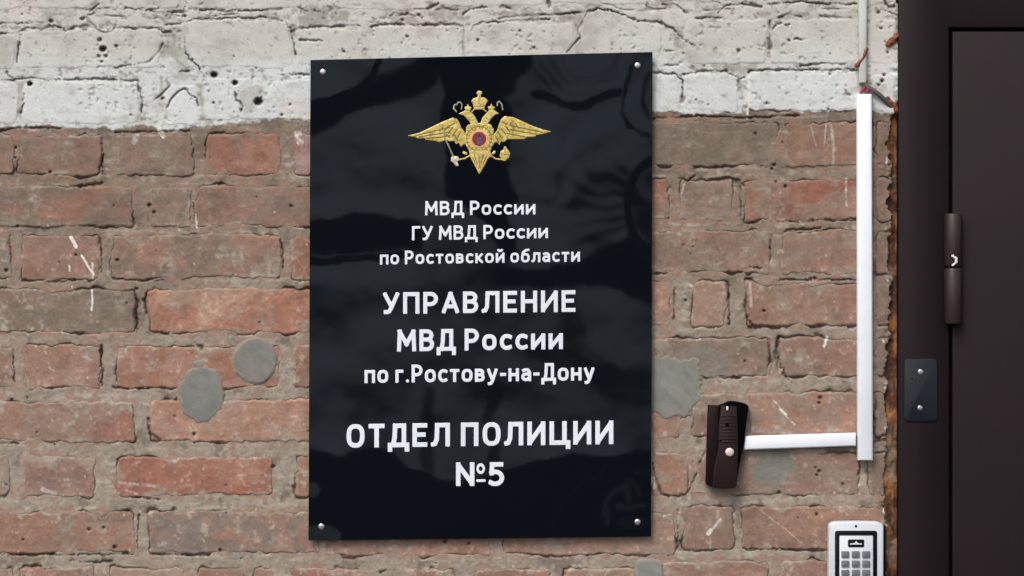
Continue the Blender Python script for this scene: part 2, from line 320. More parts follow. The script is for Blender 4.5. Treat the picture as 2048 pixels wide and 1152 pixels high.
WM = [([(142,475),(150,488),(152,494)],7,.95),([(163,511),(175,530),(187,549)],3.8,.95),([(185,526),(186,558)],3.2,.8),([(184,578),(184,620)],3.8,.95),([(139,532),(140,541)],4,.8),([(390,428),(394,455)],4,.7),([(125,512),(105,545)],2,.3),
 ([(1548,800),(1560,816),(1572,832),(1590,850)],3.2,.55),([(1560,818),(1572,830)],5,.8),([(1648,692),(1654,674)],5,.9),([(1418,1066),(1428,1055),(1441,1038)],4.5,.6),([(1416,1067),(1422,1060)],8,.8),([(1494,236),(1497,200),(1496,150)],5,.95),
 ([(1520,1020),(1570,1058),(1610,1092)],2,.35),([(1655,222),(1652,250),(1648,290)],2.2,.5),([(1662,250),(1668,300),(1665,334)],5,.35),([(1622,252),(1632,292)],2.2,.35),([(1692,356),(1692,412)],3.4,.5),([(1362,395),(1368,368)],2.6,.6),
 ([(318,246),(320,262),(326,272)],9,.85),([(275,268),(268,284)],10,.5),([(596,268),(600,284)],14,.55),([(1385,960),(1396,945)],2.6,.5),([(1385,225),(1388,233)],5,.8),([(412,249),(430,246),(520,243)],5,.5),([(90,254),(60,262)],5,.5),
 ([(1306,955),(1308,975)],7,.6),([(1500,568),(1502,612)],6,.4),([(1375,568),(1384,572)],6,.5),([(1770,1015),(1768,1022),(1774,1028)],8,.9),([(250,980),(275,988)],4,.5),([(85,978),(110,990)],9,.4),([(240,965),(310,972)],6,.35),([(55,670),(68,655)],3,.4),([(125,660),(122,676)],2,.4),
 ([(1780,478),(1781,492)],4,.8),([(1779,544),(1776,550)],5,.6),([(1766,682),(1767,684)],4,.9),([(1775,560),(1776,562)],4,.6),([(1772,768),(1770,776)],5,.6),([(1771,856),(1775,858)],5,.7),([(1774,316),(1774,330)],4,.6),([(1540,705),(1545,698)],3,.4),([(1380,935),(1372,955)],2,.3)]
random.seed(5)
for k in range(170):
    x = random.uniform(-20, 1780); y = random.uniform(262, 1170)
    if 640 < x < 1290 and y < 1075: continue
    WM.append(([(x, y), (x + random.uniform(-2, 2), y + random.uniform(1, 4))], random.uniform(1.2, 2.6), random.uniform(.3, .8)))
for k in range(70):
    x = random.uniform(-20, 1780); y = random.uniform(0, 1170); PIT.append((x, y, random.uniform(1.4, 3.0)))

# the same masonry carried on past the frame of the photograph
for q_, b in enumerate(B):
    if b[0] == -60: B[q_] = ((b[1] - 346 if b[1] > 100 else -165),) + tuple(b[1:])
_r = random.Random(11)
for b in list(B):
    if b[0] < -40:
        x = b[0] - 14
        while x > -1040:
            L_ = _r.choice((346, 346, 180)); c = b[4] if b[3] < 250 else _r.choice((BRN, DUL, RED, PNK, GRY, ORG, BRN, PNK))
            B.append((x - L_, x, b[2], b[3], c, _r.choice((GRY, BRN, DUL)), .6, .3)); x -= L_ + 15
for y0_, y1_ in [(-162, -72), (-272, -182), (-382, -292), (-492, -402)] + [(1243 + 110 * k, 1331 + 110 * k) for k in range(4)]:
    x = 1745
    while x > -1040:
        L_ = _r.choice((346, 346, 180)); c = WH2 if y1_ < 0 else _r.choice((BRN, DUL, RED, PNK, GRY, ORG, BRN, PNK))
        B.append((x - L_, x, y0_, y1_, c, _r.choice((GRY, BRN, DUL)), .6, .3)); x -= L_ + 15
def warp(X, Y):
    return X + 4.0 * fbm(X, Y, 60, seed=11, o=2) + 2.6 * fbm(X, Y, 12, seed=12, o=3), Y + 3.2 * fbm(X, Y, 70, seed=13, o=2) + 2.4 * fbm(X, Y, 13, seed=14, o=3)
wall = empty('brick_wall', 900, 3004, 'old brick wall, whitewashed above and bare red below, with smeared grey mortar joints', 'wall')
def box_sd(X, Y, x0, x1, y0, y1, r):
    cx, cy, hx, hy = (x0 + x1) / 2, (y0 + y1) / 2, (x1 - x0) / 2 - r, (y1 - y0) / 2 - r
    qx = np.abs(X - cx) - hx; qy = np.abs(Y - cy) - hy
    return np.hypot(np.maximum(qx, 0), np.maximum(qy, 0)) + np.minimum(np.maximum(qx, qy), 0) - r
def region(X0, X1, Y0, Y1, RES):
    gx = np.arange(X0, X1 + .1, RES); gy = np.arange(Y0, Y1 + .1, RES)
    GX, GY = np.meshgrid(gx, gy)
    WX, WY = warp(GX, GY)
    U = np.full(GX.shape, 99.0)
    def win(x0, x1, y0, y1, pad):
        f = lambda v, o: max(0, int(math.floor((v - o) / RES)))
        return (slice(f(y0 - pad, Y0), min(len(gy), f(y1 + pad, Y0) + 2)), slice(f(x0 - pad, X0), min(len(gx), f(x1 + pad, X0) + 2)))
    for b in B:
        s = win(*b[:4], 34)
        if U[s].size == 0: continue
        U[s] = np.minimum(U[s], box_sd(WX[s], WY[s], *b[:4], 9) - 1.5)
    # global masks on the grid
    YB = np.interp(GX, [0,300,345,400,500,617,1305,1362,1420,1475,1500,1715,1790], [252,252,262,249,241,240,226,226,230,226,222,222,228]) + 4.5 * fbm(GX, GY, 16, seed=3, o=4) + 5 * fbm(GX, GY, 90, seed=4, o=2)
    PAINT = ss(1.2, -1.2, GY - YB)
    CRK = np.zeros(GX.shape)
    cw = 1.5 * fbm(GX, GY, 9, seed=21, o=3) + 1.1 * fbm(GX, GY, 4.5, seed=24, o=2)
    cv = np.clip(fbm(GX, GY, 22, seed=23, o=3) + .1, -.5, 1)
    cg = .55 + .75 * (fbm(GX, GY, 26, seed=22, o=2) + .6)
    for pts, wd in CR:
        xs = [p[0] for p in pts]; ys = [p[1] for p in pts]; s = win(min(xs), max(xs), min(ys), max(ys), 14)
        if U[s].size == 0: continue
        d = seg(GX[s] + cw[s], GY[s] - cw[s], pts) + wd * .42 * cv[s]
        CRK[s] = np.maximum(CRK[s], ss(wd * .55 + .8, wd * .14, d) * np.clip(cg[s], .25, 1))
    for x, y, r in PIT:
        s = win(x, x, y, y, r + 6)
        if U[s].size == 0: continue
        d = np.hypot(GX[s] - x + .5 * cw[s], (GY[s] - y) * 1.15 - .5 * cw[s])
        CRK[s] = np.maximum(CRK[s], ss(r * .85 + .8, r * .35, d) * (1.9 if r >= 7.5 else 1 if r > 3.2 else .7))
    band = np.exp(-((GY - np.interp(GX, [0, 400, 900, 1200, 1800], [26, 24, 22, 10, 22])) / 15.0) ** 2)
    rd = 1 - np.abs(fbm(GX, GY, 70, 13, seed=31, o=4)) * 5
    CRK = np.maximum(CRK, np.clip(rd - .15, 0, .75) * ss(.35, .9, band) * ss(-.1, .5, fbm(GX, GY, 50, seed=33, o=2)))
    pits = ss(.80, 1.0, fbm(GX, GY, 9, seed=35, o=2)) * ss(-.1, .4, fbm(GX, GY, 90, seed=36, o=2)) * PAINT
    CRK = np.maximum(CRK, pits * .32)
    WMK = np.zeros(GX.shape)
    for pts, wd, a in WM:
        xs = [p[0] for p in pts]; ys = [p[1] for p in pts]; s = win(min(xs), max(xs), min(ys), max(ys), 12)
        if U[s].size == 0: continue
        WMK[s] = np.maximum(WMK[s], ss(wd * .5 + .9, wd * .5 - .9, seg(GX[s] + .4 * cw[s], GY[s], pts)) * a)
    WMK *= np.where(WMK < .6, .6 + .5 * fbm(GX, GY, 5, seed=41, o=2), 1)
    n_big = fbm(GX, GY, 120, seed=51, o=3); n_mid = fbm(GX, GY, 34, seed=52, o=4); n_sml = fbm(GX, GY, 9, seed=53, o=4); n_fin = fbm(GX, GY, 4, seed=54, o=2)
    n_hor = fbm(GX, GY, 60, 8, seed=55, o=4)
    lowf = ss(240, 900, GY)
    MCOL = mix(alb((124, 110, 98)), alb((149, 138, 126)), np.clip(lowf + .25 * n_big + .25 * n_mid, 0, 1))
    MCOL = MCOL * (1 + .10 * n_sml + .08 * n_fin + .06 * n_hor)[..., None]
    MCOL = mix(MCOL, alb((178, 168, 156)), ss(.35, .8, n_hor + .4 * n_sml) * .4)
    MCOL = mix(MCOL, alb((104, 90, 80)), ss(.45, .8, -n_mid - .3 * n_sml) * .5)
    PCOL = mix(alb((192, 189, 183)), alb((205, 208, 207)), np.clip(ss(60, 170, GY) + .35 * n_big, 0, 1))
    MCOL = mix(MCOL, alb((108, 92, 80)), ss(1735, 1762, GX) * (.55 + .3 * n_mid))
    PCOL = PCOL * .95 * (1 + .045 * n_mid + .03 * n_fin)[..., None]
    PCOL = mix(PCOL, alb((198, 178, 170)), ss(.4, .9, n_big) * .3)
    PCOL = mix(PCOL, alb((146, 141, 131)), ss(-.1, .9, -n_mid + .6 * n_sml + .4 * n_big) * .75 * ss(-8, 4, U))
    PCOL = mix(PCOL, alb((160, 156, 148)), ss(.25, .9, fbm(GX, GY, 45, 30, seed=58, o=5)) * .6)
    PCOL = mix(PCOL, alb((112, 104, 94)), ss(.75, 1.1, fbm(GX, GY, 12, 7, seed=59, o=4) + .35 * ss(-6, 3, U)) * .6)
    PCOL = mix(PCOL, alb((150, 148, 140)), ss(.35, .8, n_sml * .7 + n_hor * .6) * .3)
    STN = np.maximum(ss(1.15, .6, np.hypot((GX - 1547) / 46, (GY - 935) / 50) + .25 * n_mid) * .85, ss(1.2, .7, np.hypot((GX - 1400) / 60, (GY - 735) / 40) + .3 * n_mid) * .5)
    def finish(base, s, isb):
        c = base
        if not isb: c = mix(c, alb((148, 110, 94)), np.clip(ss(12, -2, U[s] + 8 * n_sml[s]) * (.12 + .8 * n_mid[s]), 0, .5))
        c = mix(c, alb((118, 119, 110)), STN[s])
        c = mix(c, PCOL[s], PAINT[s])
        c = mix(c, alb((226, 220, 212)), WMK[s] * (1 - PAINT[s] * .5))
        # dirty ragged margin where the paint stops
        c = mix(c, alb((92, 84, 74)), ss(9, 0, np.abs(GY[s] - YB[s] - 7)) * ss(-.1, .6, n_sml[s] + n_mid[s] * .5) * .7)
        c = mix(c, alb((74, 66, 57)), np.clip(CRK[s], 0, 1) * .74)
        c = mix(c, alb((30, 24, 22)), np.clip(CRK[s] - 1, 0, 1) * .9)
        return np.clip(c, .003, .9)

    # right edge of the masonry along the door frame
    EDGE = np.interp(GY, [-44, 100, 200, 240, 330, 430, 520, 640, 760, 900, 1010, 1200], [1797, 1797, 1791, 1779, 1777, 1776, 1778, 1778, 1771, 1773, 1768, 1768]) + 6.0 * fbm(GX * 0, GY, 24, seed=61, o=4) + 2.5 * fbm(GX * 0, GY, 7, seed=62, o=2)
    sm_ = 7 * n_mid + 4 * n_big
    Um = U + np.where(PAINT > .5, 0, sm_)
    joint = (-.5 + .35 * n_mid + .15 * n_sml) * PAINT + (-.75 + .8 * n_mid + .3 * n_sml + .25 * n_fin) * (1 - PAINT)
    ESH = np.clip(3.2 + 4.5 * fbm(GX, GY, 55, seed=66, o=3), 0, 7)
    MD = joint - 9 * ss(0, -8, Um + 5 * PAINT + ESH * (1 - PAINT)) - 4.5 * CRK + 2.2 * ss(-30, 0, GX - EDGE) * n_sml
    cells = np.ones((len(gy) - 1, len(gx) - 1), bool)
    cells &= ~(Um[:-1, :-1] < -17) & (GX[:-1, :-1] < EDGE[:-1, :-1]) & ~((GX[:-1, :-1] > 660) & (GX[:-1, :-1] < 1262) & (GY[:-1, :-1] > 150) & (GY[:-1, :-1] < 1040))
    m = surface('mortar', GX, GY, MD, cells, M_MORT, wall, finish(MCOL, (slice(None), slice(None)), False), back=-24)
    for i, b in enumerate(B):
        s = win(*b[:4], 5); X = GX[s]; Y = GY[s]
        if X.shape[0] < 3 or X.shape[1] < 3: continue
        sd = box_sd(WX[s], WY[s], *b[:4], 9) - 1.5
        ox, oy = (i * 37.7) % 900, (i * 91.3) % 700
        u = fbm(X + ox, Y + oy, 90, 45, seed=71 + i, o=3); v = fbm(X + ox, Y + oy, 26, seed=171 + i, o=4); q = fbm(X, Y, 7, seed=271 + i, o=3)
        p = PAINT[s]
        rnd = random.Random(i)
        tlt = rnd.uniform(-.5, .5) * (X - (b[0] + b[1]) / 2) / 120 + rnd.uniform(-.5, .5) * (Y - (b[2] + b[3]) / 2) / 45
        dep = .6 + .5 * rnd.uniform(-1, 1) + tlt + .8 * u * .6 + .35 * v + .25 * q - 8.5 * ss(-6, 2.5, sd)
        dep = dep - .5 + .9 * n_big[s]
        dp = .15 + .2 * u + .2 * v + .1 * q - 2.6 * ss(-5, 5, sd)
        dep = dep * (1 - p) + dp * p - 4.2 * CRK[s]
        c0 = alb(np.array(b[4]) * .8 + np.array((149, 111, 96)) * .2); c1 = alb(np.array(b[5]) * .7 + np.array((147, 113, 99)) * .3)
        hard = .06 + .3 * rnd.random()
        c = mix(c0, c1, ss(.05 - hard, .05 + hard, u * .9 + .2 * v) * min(1, b[6] * 1.2))
        u2 = fbm(X * .9 + Y * .7 + ox, Y - .5 * X, 60, 90, seed=571 + i, o=2)
        c = mix(c, c1 * np.array([1.12, 1.10, 1.08]), ss(.2, .2 + hard, u2) * .55 * min(1, b[6] * 1.2))
        # firing bands and bruises of the clay
        c = mix(c, c0 * np.array([1.04, .9, .84]), ss(.25, .5, fbm(X + oy, Y, 80, 30, seed=371 + i, o=3)) * .4)
        c = mix(c, c0 * np.array([.74, .76, .78]), ss(.4, .75, fbm(X, Y + ox, 40, 26, seed=471 + i, o=4)) * .5)
        c = c * (1 + .10 * v + .07 * q + .06 * n_fin[s])[..., None]
        sm = ss(.30 - b[7] * .5, 1.25 - b[7] * .4, .85 * n_mid[s] + .35 * q + .6 * ss(-18, -1, sd)) * .85
        lum = (c * np.array([.3, .5, .2])).sum(-1)[..., None] * np.array([1.08, .98, .90])
        c = (c * .84 + lum * .16) * np.array([.91, .925, .90])
        c = c * (1 + .09 * fbm(X, Y, 16, 11, seed=671 + i, o=4))[..., None]
        c = mix(c, MCOL[s], np.clip(sm + .10 + .35 * ss(-7, 0, sd + 2 * v), 0, 1))
        c = mix(c, alb((206, 190, 178)), ss(.6, .85, q * .7 + v * .5) * .28 * ss(250, 700, Y))
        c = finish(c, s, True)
        cc = (sd[:-1, :-1] < 4) & (X[:-1, :-1] < EDGE[s][:-1, :-1] - 1)
        if not cc.any(): continue
        o = surface('brick', X, Y, dep, cc, M_BRICK, wall, c, back=-24)
region(-44, 1806, -44, 1200, 2.0)
region(-1004, -44, -400, 1640, 4.0)
region(-44, 1804, -400, -44, 4.0)
region(-44, 1804, 1200, 1640, 4.0)

# grey cement patches trowelled over old holes
def patch(fn, box, col, top):
    def dep(X, Y): return top + .3 * fbm(X, Y, 30, seed=81, o=3) - 3.4 * ss(-9, 1, fn(X, Y))
    def cf(X, Y):
        c = np.ones(X.shape + (3,)) * alb(col); c = c * (1 + .11 * fbm(X + Y, Y - X, 40, 16, seed=82, o=4) + .03 * fbm(X, Y, 5, seed=83, o=2))[..., None]
        return mix(c, alb((146, 128, 114)), ss(-14, -2, fn(X, Y) + 5 * fbm(X, Y, 9, seed=84)) * .6)
    return sd_surface('cement_patch', fn, box, 2.0, dep, M_CEM, wall, -6, cf)
wob = lambda X, Y, a=3.5: a * fbm(X, Y, 18, seed=86, o=3) + 1.0 * fbm(X, Y, 6, seed=87, o=2)
o = patch(lambda X, Y: np.minimum(np.hypot((X - 403) / 50, (Y - 788) / 60) * 52 - 52, np.hypot((X - 398) / 18, (Y - 728) / 14) * 15 - 13) + wob(X, Y), (340, 700, 465, 862), (120, 120, 116), 1.7)
o = patch(lambda X, Y: np.hypot((X - 509) / 50, (Y - 722) / 50) * 50 - 50 + wob(X, Y, 3), (448, 660, 572, 784), (124, 121, 116), 1.5)
o = patch(lambda X, Y: poly_sd(X, Y, [(1290, 702), (1340, 708), (1396, 716), (1412, 752), (1408, 800), (1386, 838), (1340, 840), (1290, 830)]) + 2 * wob(X, Y), (1286, 690, 1425, 856), (126, 126, 119), 1.2)
o = patch(lambda X, Y: box_sd(X, Y, 1267, 1332, 1115, 1190, 18) + wob(X, Y, 2), (1262, 1108, 1340, 1200), (126, 128, 122), 1.8)

# wall body, and bricks around the frame of the photograph
def big_quad(name, x0, y0, x1, y1, dfront, dback, m, parent):
    return solid(name, [(x0, y1), (x1, y1), (x1, y0), (x0, y0)], dback, dfront, m, parent)
def brickwork_mat():
    m = bpy.data.materials.new('far_brickwork'); m.use_nodes = True; n = m.node_tree.nodes; L = m.node_tree.links
    g = n.new('ShaderNodeNewGeometry'); sx = n.new('ShaderNodeSeparateXYZ'); cb = n.new('ShaderNodeCombineXYZ')
    L.new(g.outputs['Position'], sx.inputs[0]); L.new(sx.outputs['X'], cb.inputs['X']); L.new(sx.outputs['Z'], cb.inputs['Y'])
    br = n.new('ShaderNodeTexBrick'); br.inputs['Scale'].default_value = 1; br.inputs['Brick Width'].default_value = .262; br.inputs['Row Height'].default_value = .0777
    br.inputs['Mortar Size'].default_value = .007
    br.inputs['Color1'].default_value = (*alb((150, 108, 92)), 1); br.inputs['Color2'].default_value = (*alb((130, 110, 98)), 1); br.inputs['Mortar'].default_value = (*alb((150, 142, 130)), 1)
    L.new(cb.outputs[0], br.inputs['Vector'])
    mr = n.new('ShaderNodeMath'); mr.operation = 'GREATER_THAN'; mr.inputs[1].default_value = Z0 + (576 - 238) * S; L.new(sx.outputs['Z'], mr.inputs[0])
    mx = n.new('ShaderNodeMixRGB'); mx.inputs[2].default_value = (*alb((194, 194, 188)), 1); L.new(mr.outputs[0], mx.inputs[0]); L.new(br.outputs['Color'], mx.inputs[1])
    L.new(mx.outputs[0], n['Principled BSDF'].inputs['Base Color']); n['Principled BSDF'].inputs['Roughness'].default_value = .95
    return m
M_FAR = brickwork_mat()
M_PLAINM = mat('plain_mortar', alb((146, 138, 126)), rough=.95, grain=.1, gs=300, bump=.6, bs=500)
M_PAINTM = mat('whitewash', alb((192, 191, 185)), rough=.9, grain=.05, gs=200, bump=.5, bs=400)
big_quad('wall_core', -1400, -1300, 1790, 3004, -20, -240, M_PLAINM, wall)
XL, YT, YL = -1004, -400, 1640
for (a, b_, c_, d_, mm) in ((-1400, -1300, XL, 3004, M_FAR), (XL, -1300, 1790, YT, M_FAR), (XL, YL, 1790, 3004, M_FAR)):
    big_quad('brickwork', a, b_, c_, d_, -1, -19, mm, wall)

# ------------------------------------------------------------------ door, frame and foam
fx = np.arange(1762, 1804, 2.0); fy = np.arange(-60, 1240, 2.0); FX, FY = np.meshgrid(fx, fy)
f1 = fbm(FX, FY, 16, 26, seed=91, o=4); f2 = fbm(FX, FY, 40, 90, seed=92, o=3); f3 = fbm(FX, FY, 6, seed=93, o=3)
fc = mix(alb((82, 50, 36)), alb((146, 96, 58)), ss(-.2, .7, .5 * f1 + .7 * f2 + .5 * fbm(FX, FY, 5, 60, seed=97, o=3))); fc = mix(fc, alb((52, 32, 26)), ss(.2, .8, -f1 + .3 * f3) * .55)
fc = mix(fc, alb((60, 36, 28)), ss(330, 120, FY))
fc = mix(fc, alb((120, 106, 90)), ss(.0, .6, fbm(FX, FY, 20, 50, seed=95, o=3)) * .7)
fo = surface('foam_seam', FX, FY, -6.5 + 2.2 * f1 + .6 * f3 + 1.2 * f2 - .15 * (FX - 1775), np.ones((len(fy) - 1, len(fx) - 1), bool), M_FOAM, None, np.clip(fc, .003, .9), back=-22)
tag(fo, 'rusty orange-brown foam filling the gap between brick edge and dark door frame', 'foam')
door = empty('metal_door', 2500, 3004, 'dark brown painted steel door with its frame and barrel hinge', 'door')
JX = 1797
solid('door_frame', [(JX, 3000), (1898, 3000), (1898, 55), (3210, 55), (3210, 3000), (3310, 3000), (3310, -160), (JX, -160)], -60, 6, M_DOOR, door, bev=1.5)
big_quad('rebate', 1885, 30, 3215, 3000, -14, -30, M_DARK, door)
lf = solid('door_leaf', [(1905, 2994), (3203, 2994), (3203, 63), (1905, 63)], -12, 4.5, M_DOOR, door, bev=1.2)
# hinge: two barrels
def barrel(name, px, y0, y1, rpx, d, m, parent):
    n = 28; V = []; F = []; x, _, _z = Pn(px, 576, d); x = float(x); r = rpx * S
    zs = [(y0, .82), (y0 + 1.2, .95), (y0 + 3, 1), (y1 - 3, 1), (y1 - 1.2, .95), (y1, .82)]
    zs = [(y0, .001)] + zs + [(y1, .001)]
    for (yy, s_) in zs:
        z = float(Pn(px, yy, d)[2])
        for k in range(n):
            t = 2 * math.pi * k / n; V.append((x + r * s_ * math.cos(t), -d * .001 + r * s_ * math.sin(t), z))
    for j in range(len(zs) - 1):
        for k in range(n): F.append((j * n + k, (j + 1) * n + k, (j + 1) * n + (k + 1) % n, j * n + (k + 1) % n))
    me = np_mesh(name, V, F); me.set_sharp_from_angle(angle=R(45)); return put(name, me, parent, [m])
hg = solid('hinge', rect(1893, 434, 1918, 642, 3), 4, 9, M_HINGE, door, bev=1)
barrel('hinge_barrel', 1906, 427, 533.5, 17.5, 13, M_HINGE, hg)
barrel('hinge_barrel', 1906, 536, 648, 17.5, 13, M_HINGE, hg)
barrel('hinge_pin', 1906, 530, 540, 13, 13, M_DARK, hg)
ch = sd_surface('paint_chip', lambda X, Y: np.maximum(seg(X, Y, [(1906, 512), (1913, 517), (1912, 525), (1906, 530)]) - 2.4 + .9 * fbm(X, Y, 4, seed=7), -99), (1900, 505, 1920, 536), .8, 25.7, M_CHIP, hg, 22)
pl = empty('cover_plate', 1841, 842, 'small dark blue-grey rounded plate with two bright screws on the door frame', 'plate')
solid('plate', rect(1808, 718, 1875, 843, 8), 6, 8.5, M_PLATE, pl, bev=.8)
dome('screw', 1841, 744, 5.6, 8.5, 1.5, M_SCREW, pl); dome('screw', 1840, 816, 5.2, 8.5, 1.5, M_SCREW, pl)
for q_ in ((1823, 804), (1858, 804), (1824, 757)): dome('screw_hole', *q_, 2.2, 8.5, .2, M_DARK, pl)

# ------------------------------------------------------------------ the sign
C00, C10, C11, C01 = (621, 120), (1305, 104), (1302, 1073), (617, 1081)
def sgn(u, v):   # sheet coordinates -> photo px
    x = (C00[0] * (1 - u) + C10[0] * u) * (1 - v) + (C01[0] * (1 - u) + C11[0] * u) * v
    y = (C00[1] * (1 - u) + C10[1] * u) * (1 - v) + (C01[1] * (1 - u) + C11[1] * u) * v
    return x, y
SD0 = 11.0
def sheet_d(X, Y):
    return SD0 + .55 * fbm(X, Y, 260, seed=101, o=2) + .18 * np.sin(X / 90.0 + Y / 140.0)
sign = empty('wall_sign', 960, 1081, 'glossy black police sign with gold eagle and white Cyrillic lettering screwed to the bricks', 'sign')
nu, nv = 172, 242
UU, VV = np.meshgrid(np.linspace(0, 1, nu), np.linspace(0, 1, nv)); SX, SY = sgn(UU, VV)
sheet = surface('sheet', SX, SY, sheet_d(SX, SY), np.ones((nv - 1, nu - 1), bool), M_SIGN, sign, back=SD0 - 3.0)
# reflections drawn by hand: dark and pale areas put into the sheet's shading normals
def pband(pts, wd): return lambda X, Y: ss(wd * 1.5, wd * .3, seg(X, Y, pts))
def reg(pts, soft): return lambda X, Y: ss(soft * 1.5, -soft * 1.3, poly_sd(X, Y, pts))
def reflection_map(X, Y):
    wx = X + 10 * fbm(X, Y, 60, seed=111, o=3); wy = Y + 8 * fbm(X, Y, 60, seed=112, o=3)
    T = np.full(X.shape, .66) + .16 * ss(1000, 1150, X) * ss(420, 250, Y) + .22 * fbm(X, Y, 110, 60, seed=113, o=3) + .16 * np.sin((X * .5 + Y) / 17 + 5 * fbm(X, Y, 120, seed=117, o=2)) * ss(1000, 1200, X) * ss(560, 440, Y)
    dk = np.zeros(X.shape)
    def add(m, a=1.0):
        nonlocal dk; dk = np.maximum(dk, m * a)
    add(pband([(600, 252), (660, 218), (720, 195), (770, 182), (850, 150), (890, 100)], 24)(wx, wy))
    add(pband([(610, 225), (655, 195), (720, 172), (750, 150), (762, 105)], 7)(wx, wy), .9)
    add(reg([(862, 95), (1062, 95), (1040, 140), (1010, 195), (1016, 330), (1036, 400), (1015, 440), (1030, 505), (1000, 505), (975, 450), (895, 395), (905, 330), (880, 250), (882, 170)], 8)(wx, wy))
    add(reg([(610, 448), (660, 432), (710, 423), (760, 428), (840, 452), (835, 500), (760, 504), (610, 508)], 9)(wx, wy), .9)
    add(pband([(610, 525), (700, 520), (800, 512)], 7)(wx, wy), .7)
    add(reg([(1000, 540), (1100, 535), (1160, 530), (1220, 508), (1258, 480), (1262, 450), (1282, 500), (1310, 560), (1310, 600), (1240, 570), (1160, 565), (1000, 560)], 12)(wx, wy), .95)
    e = np.hypot((X - 1312) / 56, (Y - 412) / 90); add(ss(.22, .02, np.abs(e - 1)), .7); add(ss(1, .8, e), .3)
    yb = np.interp(wx, [600, 640, 690, 760, 800, 830, 900, 1000, 1050, 1150, 1320], [890, 898, 908, 903, 932, 948, 958, 950, 930, 905, 905])
    add(ss(-9, 14, wy - yb), 1.0)
    add(reg([(1120, 690), (1180, 720), (1310, 745), (1310, 790), (1200, 780), (1150, 730)], 14)(wx, wy), .45)
    add(pband([(1130, 600), (1150, 700), (1220, 770), (1310, 800)], 26)(wx, wy), .3)
    add(pband([(985, 110), (1040, 110), (1015, 180)], 20)(wx, wy), .8)
    add(pband([(1255, 130), (1240, 200), (1262, 250), (1300, 270)], 6)(wx, wy), .5)
    add(pband([(1290, 150), (1285, 200), (1305, 240)], 7)(wx, wy), .5)
    for x_, a_ in ((850, .35), (985, .4)): add(pband([(x_, 780), (x_, 940)], 16)(wx, wy), a_)
    r = np.hypot(X - 1330, (Y - 420) * 1.05); a = 1.05 * ss(62, 80, r) * ss(300, 200, r) * ss(1285, 1250, X) * ss(520, 470, Y) * ss(290, 350, Y)
    add(a * (.5 + .5 * np.sin(np.arctan2(Y - 420, X - 1330) * 26 + 2.2 * fbm(X, Y, 70, seed=115, o=2))) * .26)
    r2 = np.hypot((X - 1175), (Y - 96) * 1.1); a2 = ss(30, 50, r2) * ss(135, 110, r2)
    add(a2 * (.5 + .5 * np.sin(r2 / 3.0 + 1.8 * fbm(X, Y, 40, seed=116, o=2))) * .20)
    add(pband([(1070, 190), (1120, 207), (1180, 205), (1230, 180)], 9)(wx, wy), .6)
    T = T * (1 - dk)
    # pale reflected streaks drawn in the dark lower part
    def lift(m, a):
        nonlocal T; T = np.maximum(T, m * a)
    lift(pband([(1205, 1040), (1212, 1000), (1240, 975), (1262, 1000)], 10)(wx, wy), .5)
    lift(pband([(1235, 1010), (1260, 1015), (1282, 1010)], 11)(wx, wy), .5); lift(pband([(1245, 960), (1275, 985)], 9)(wx, wy), .45)
    lift(pband([(1270, 950), (1300, 945)], 10)(wx, wy), .4)
    lift(pband([(1105, 1060), (1125, 1010), (1165, 965), (1220, 935)], 4)(wx, wy), .35)
    lift(ss(24, 12, np.hypot(X - 625, Y - 980)), .6); lift(ss(1.1, .8, np.hypot((X - 640) / 48, (Y - 1072) / 26)), .6); lift(ss(1.1, .8, np.hypot((X - 1265) / 40, (Y - 1045) / 16)), .4)
    return np.clip(T, 0, 1)
T = reflection_map(SX, SY)
me = sheet.data; nvv = len(me.vertices)
co = np.empty(nvv * 3, np.float32); me.vertices.foreach_get('co', co); co = co.reshape(-1, 3)
nrm = np.empty(nvv * 3, np.float32); me.vertices.foreach_get('normal', nrm); nrm = nrm.reshape(-1, 3).copy()
ng = nu * nv
el_now = np.arctan2(co[:ng, 2] - Z0, D)                 # elevation of the mirrored ray on a flat sheet
el_want = R(-7.0) + T.ravel() * R(16.0)                 # dark yard ... bright sky
tilt = (el_want - el_now) / 2
hz = R(1.2) * fbm(SX, SY, 120, seed=118, o=2).ravel()
nrm[:ng, 0] = np.sin(hz); nrm[:ng, 1] = -np.cos(tilt); nrm[:ng, 2] = np.sin(tilt)
me.polygons.foreach_set('use_smooth', [k < (nu - 1) * (nv - 1) for k in range(len(me.polygons))])
me.normals_split_custom_set_from_vertices([tuple(map(float, v)) for v in nrm])

# --- lettering
G = {}
def arc(cx, cy, rx, ry, a0, a1, n=10):
    return [(cx + rx * math.cos(R(a0 + (a1 - a0) * k / n)), cy + ry * math.sin(R(a0 + (a1 - a0) * k / n))) for k in range(n + 1)]
def ring(cx=.5, cy=.5, rx=.5, ry=.5): return arc(cx, cy, rx, ry, 0, 360, 20)
def sup(cx, cy, rx, ry):   # squarish o
    out = []
    for k in range(25):
        t = 2 * math.pi * k / 24; c, s_ = math.cos(t), math.sin(t); p = 2.6
        out.append((cx + rx * math.copysign(abs(c) ** (2 / p), c), cy + ry * math.copysign(abs(s_) ** (2 / p), s_)))
    return out
Vb = [[(0, 0), (0, 1)], [(0, 1), (.55, 1)] + arc(.55, .77, .38, .23, 90, -90, 6) + [(0, .54)], [(.55, .54)] + arc(.58, .27, .42, .27, 90, -90, 6) + [(0, 0)]]
Pb = [[(0, 0), (0, 1)], [(0, 1), (.5, 1)] + arc(.5, .71, .5, .29, 90, -90, 8) + [(0, .42)]]
Db = [[(-.06, -.24), (-.06, 0), (1.06, 0), (1.06, -.24)], [(.14, 0), (.24, .35), (.28, 1), (.86, 1), (.86, 0)]]
Lb = [[(-.04, 0), (.1, .03), (.22, .25), (.26, 1), (1, 1), (1, 0)]]
Ib = [[(0, 1), (0, 0), (1, 1), (1, 0)]]
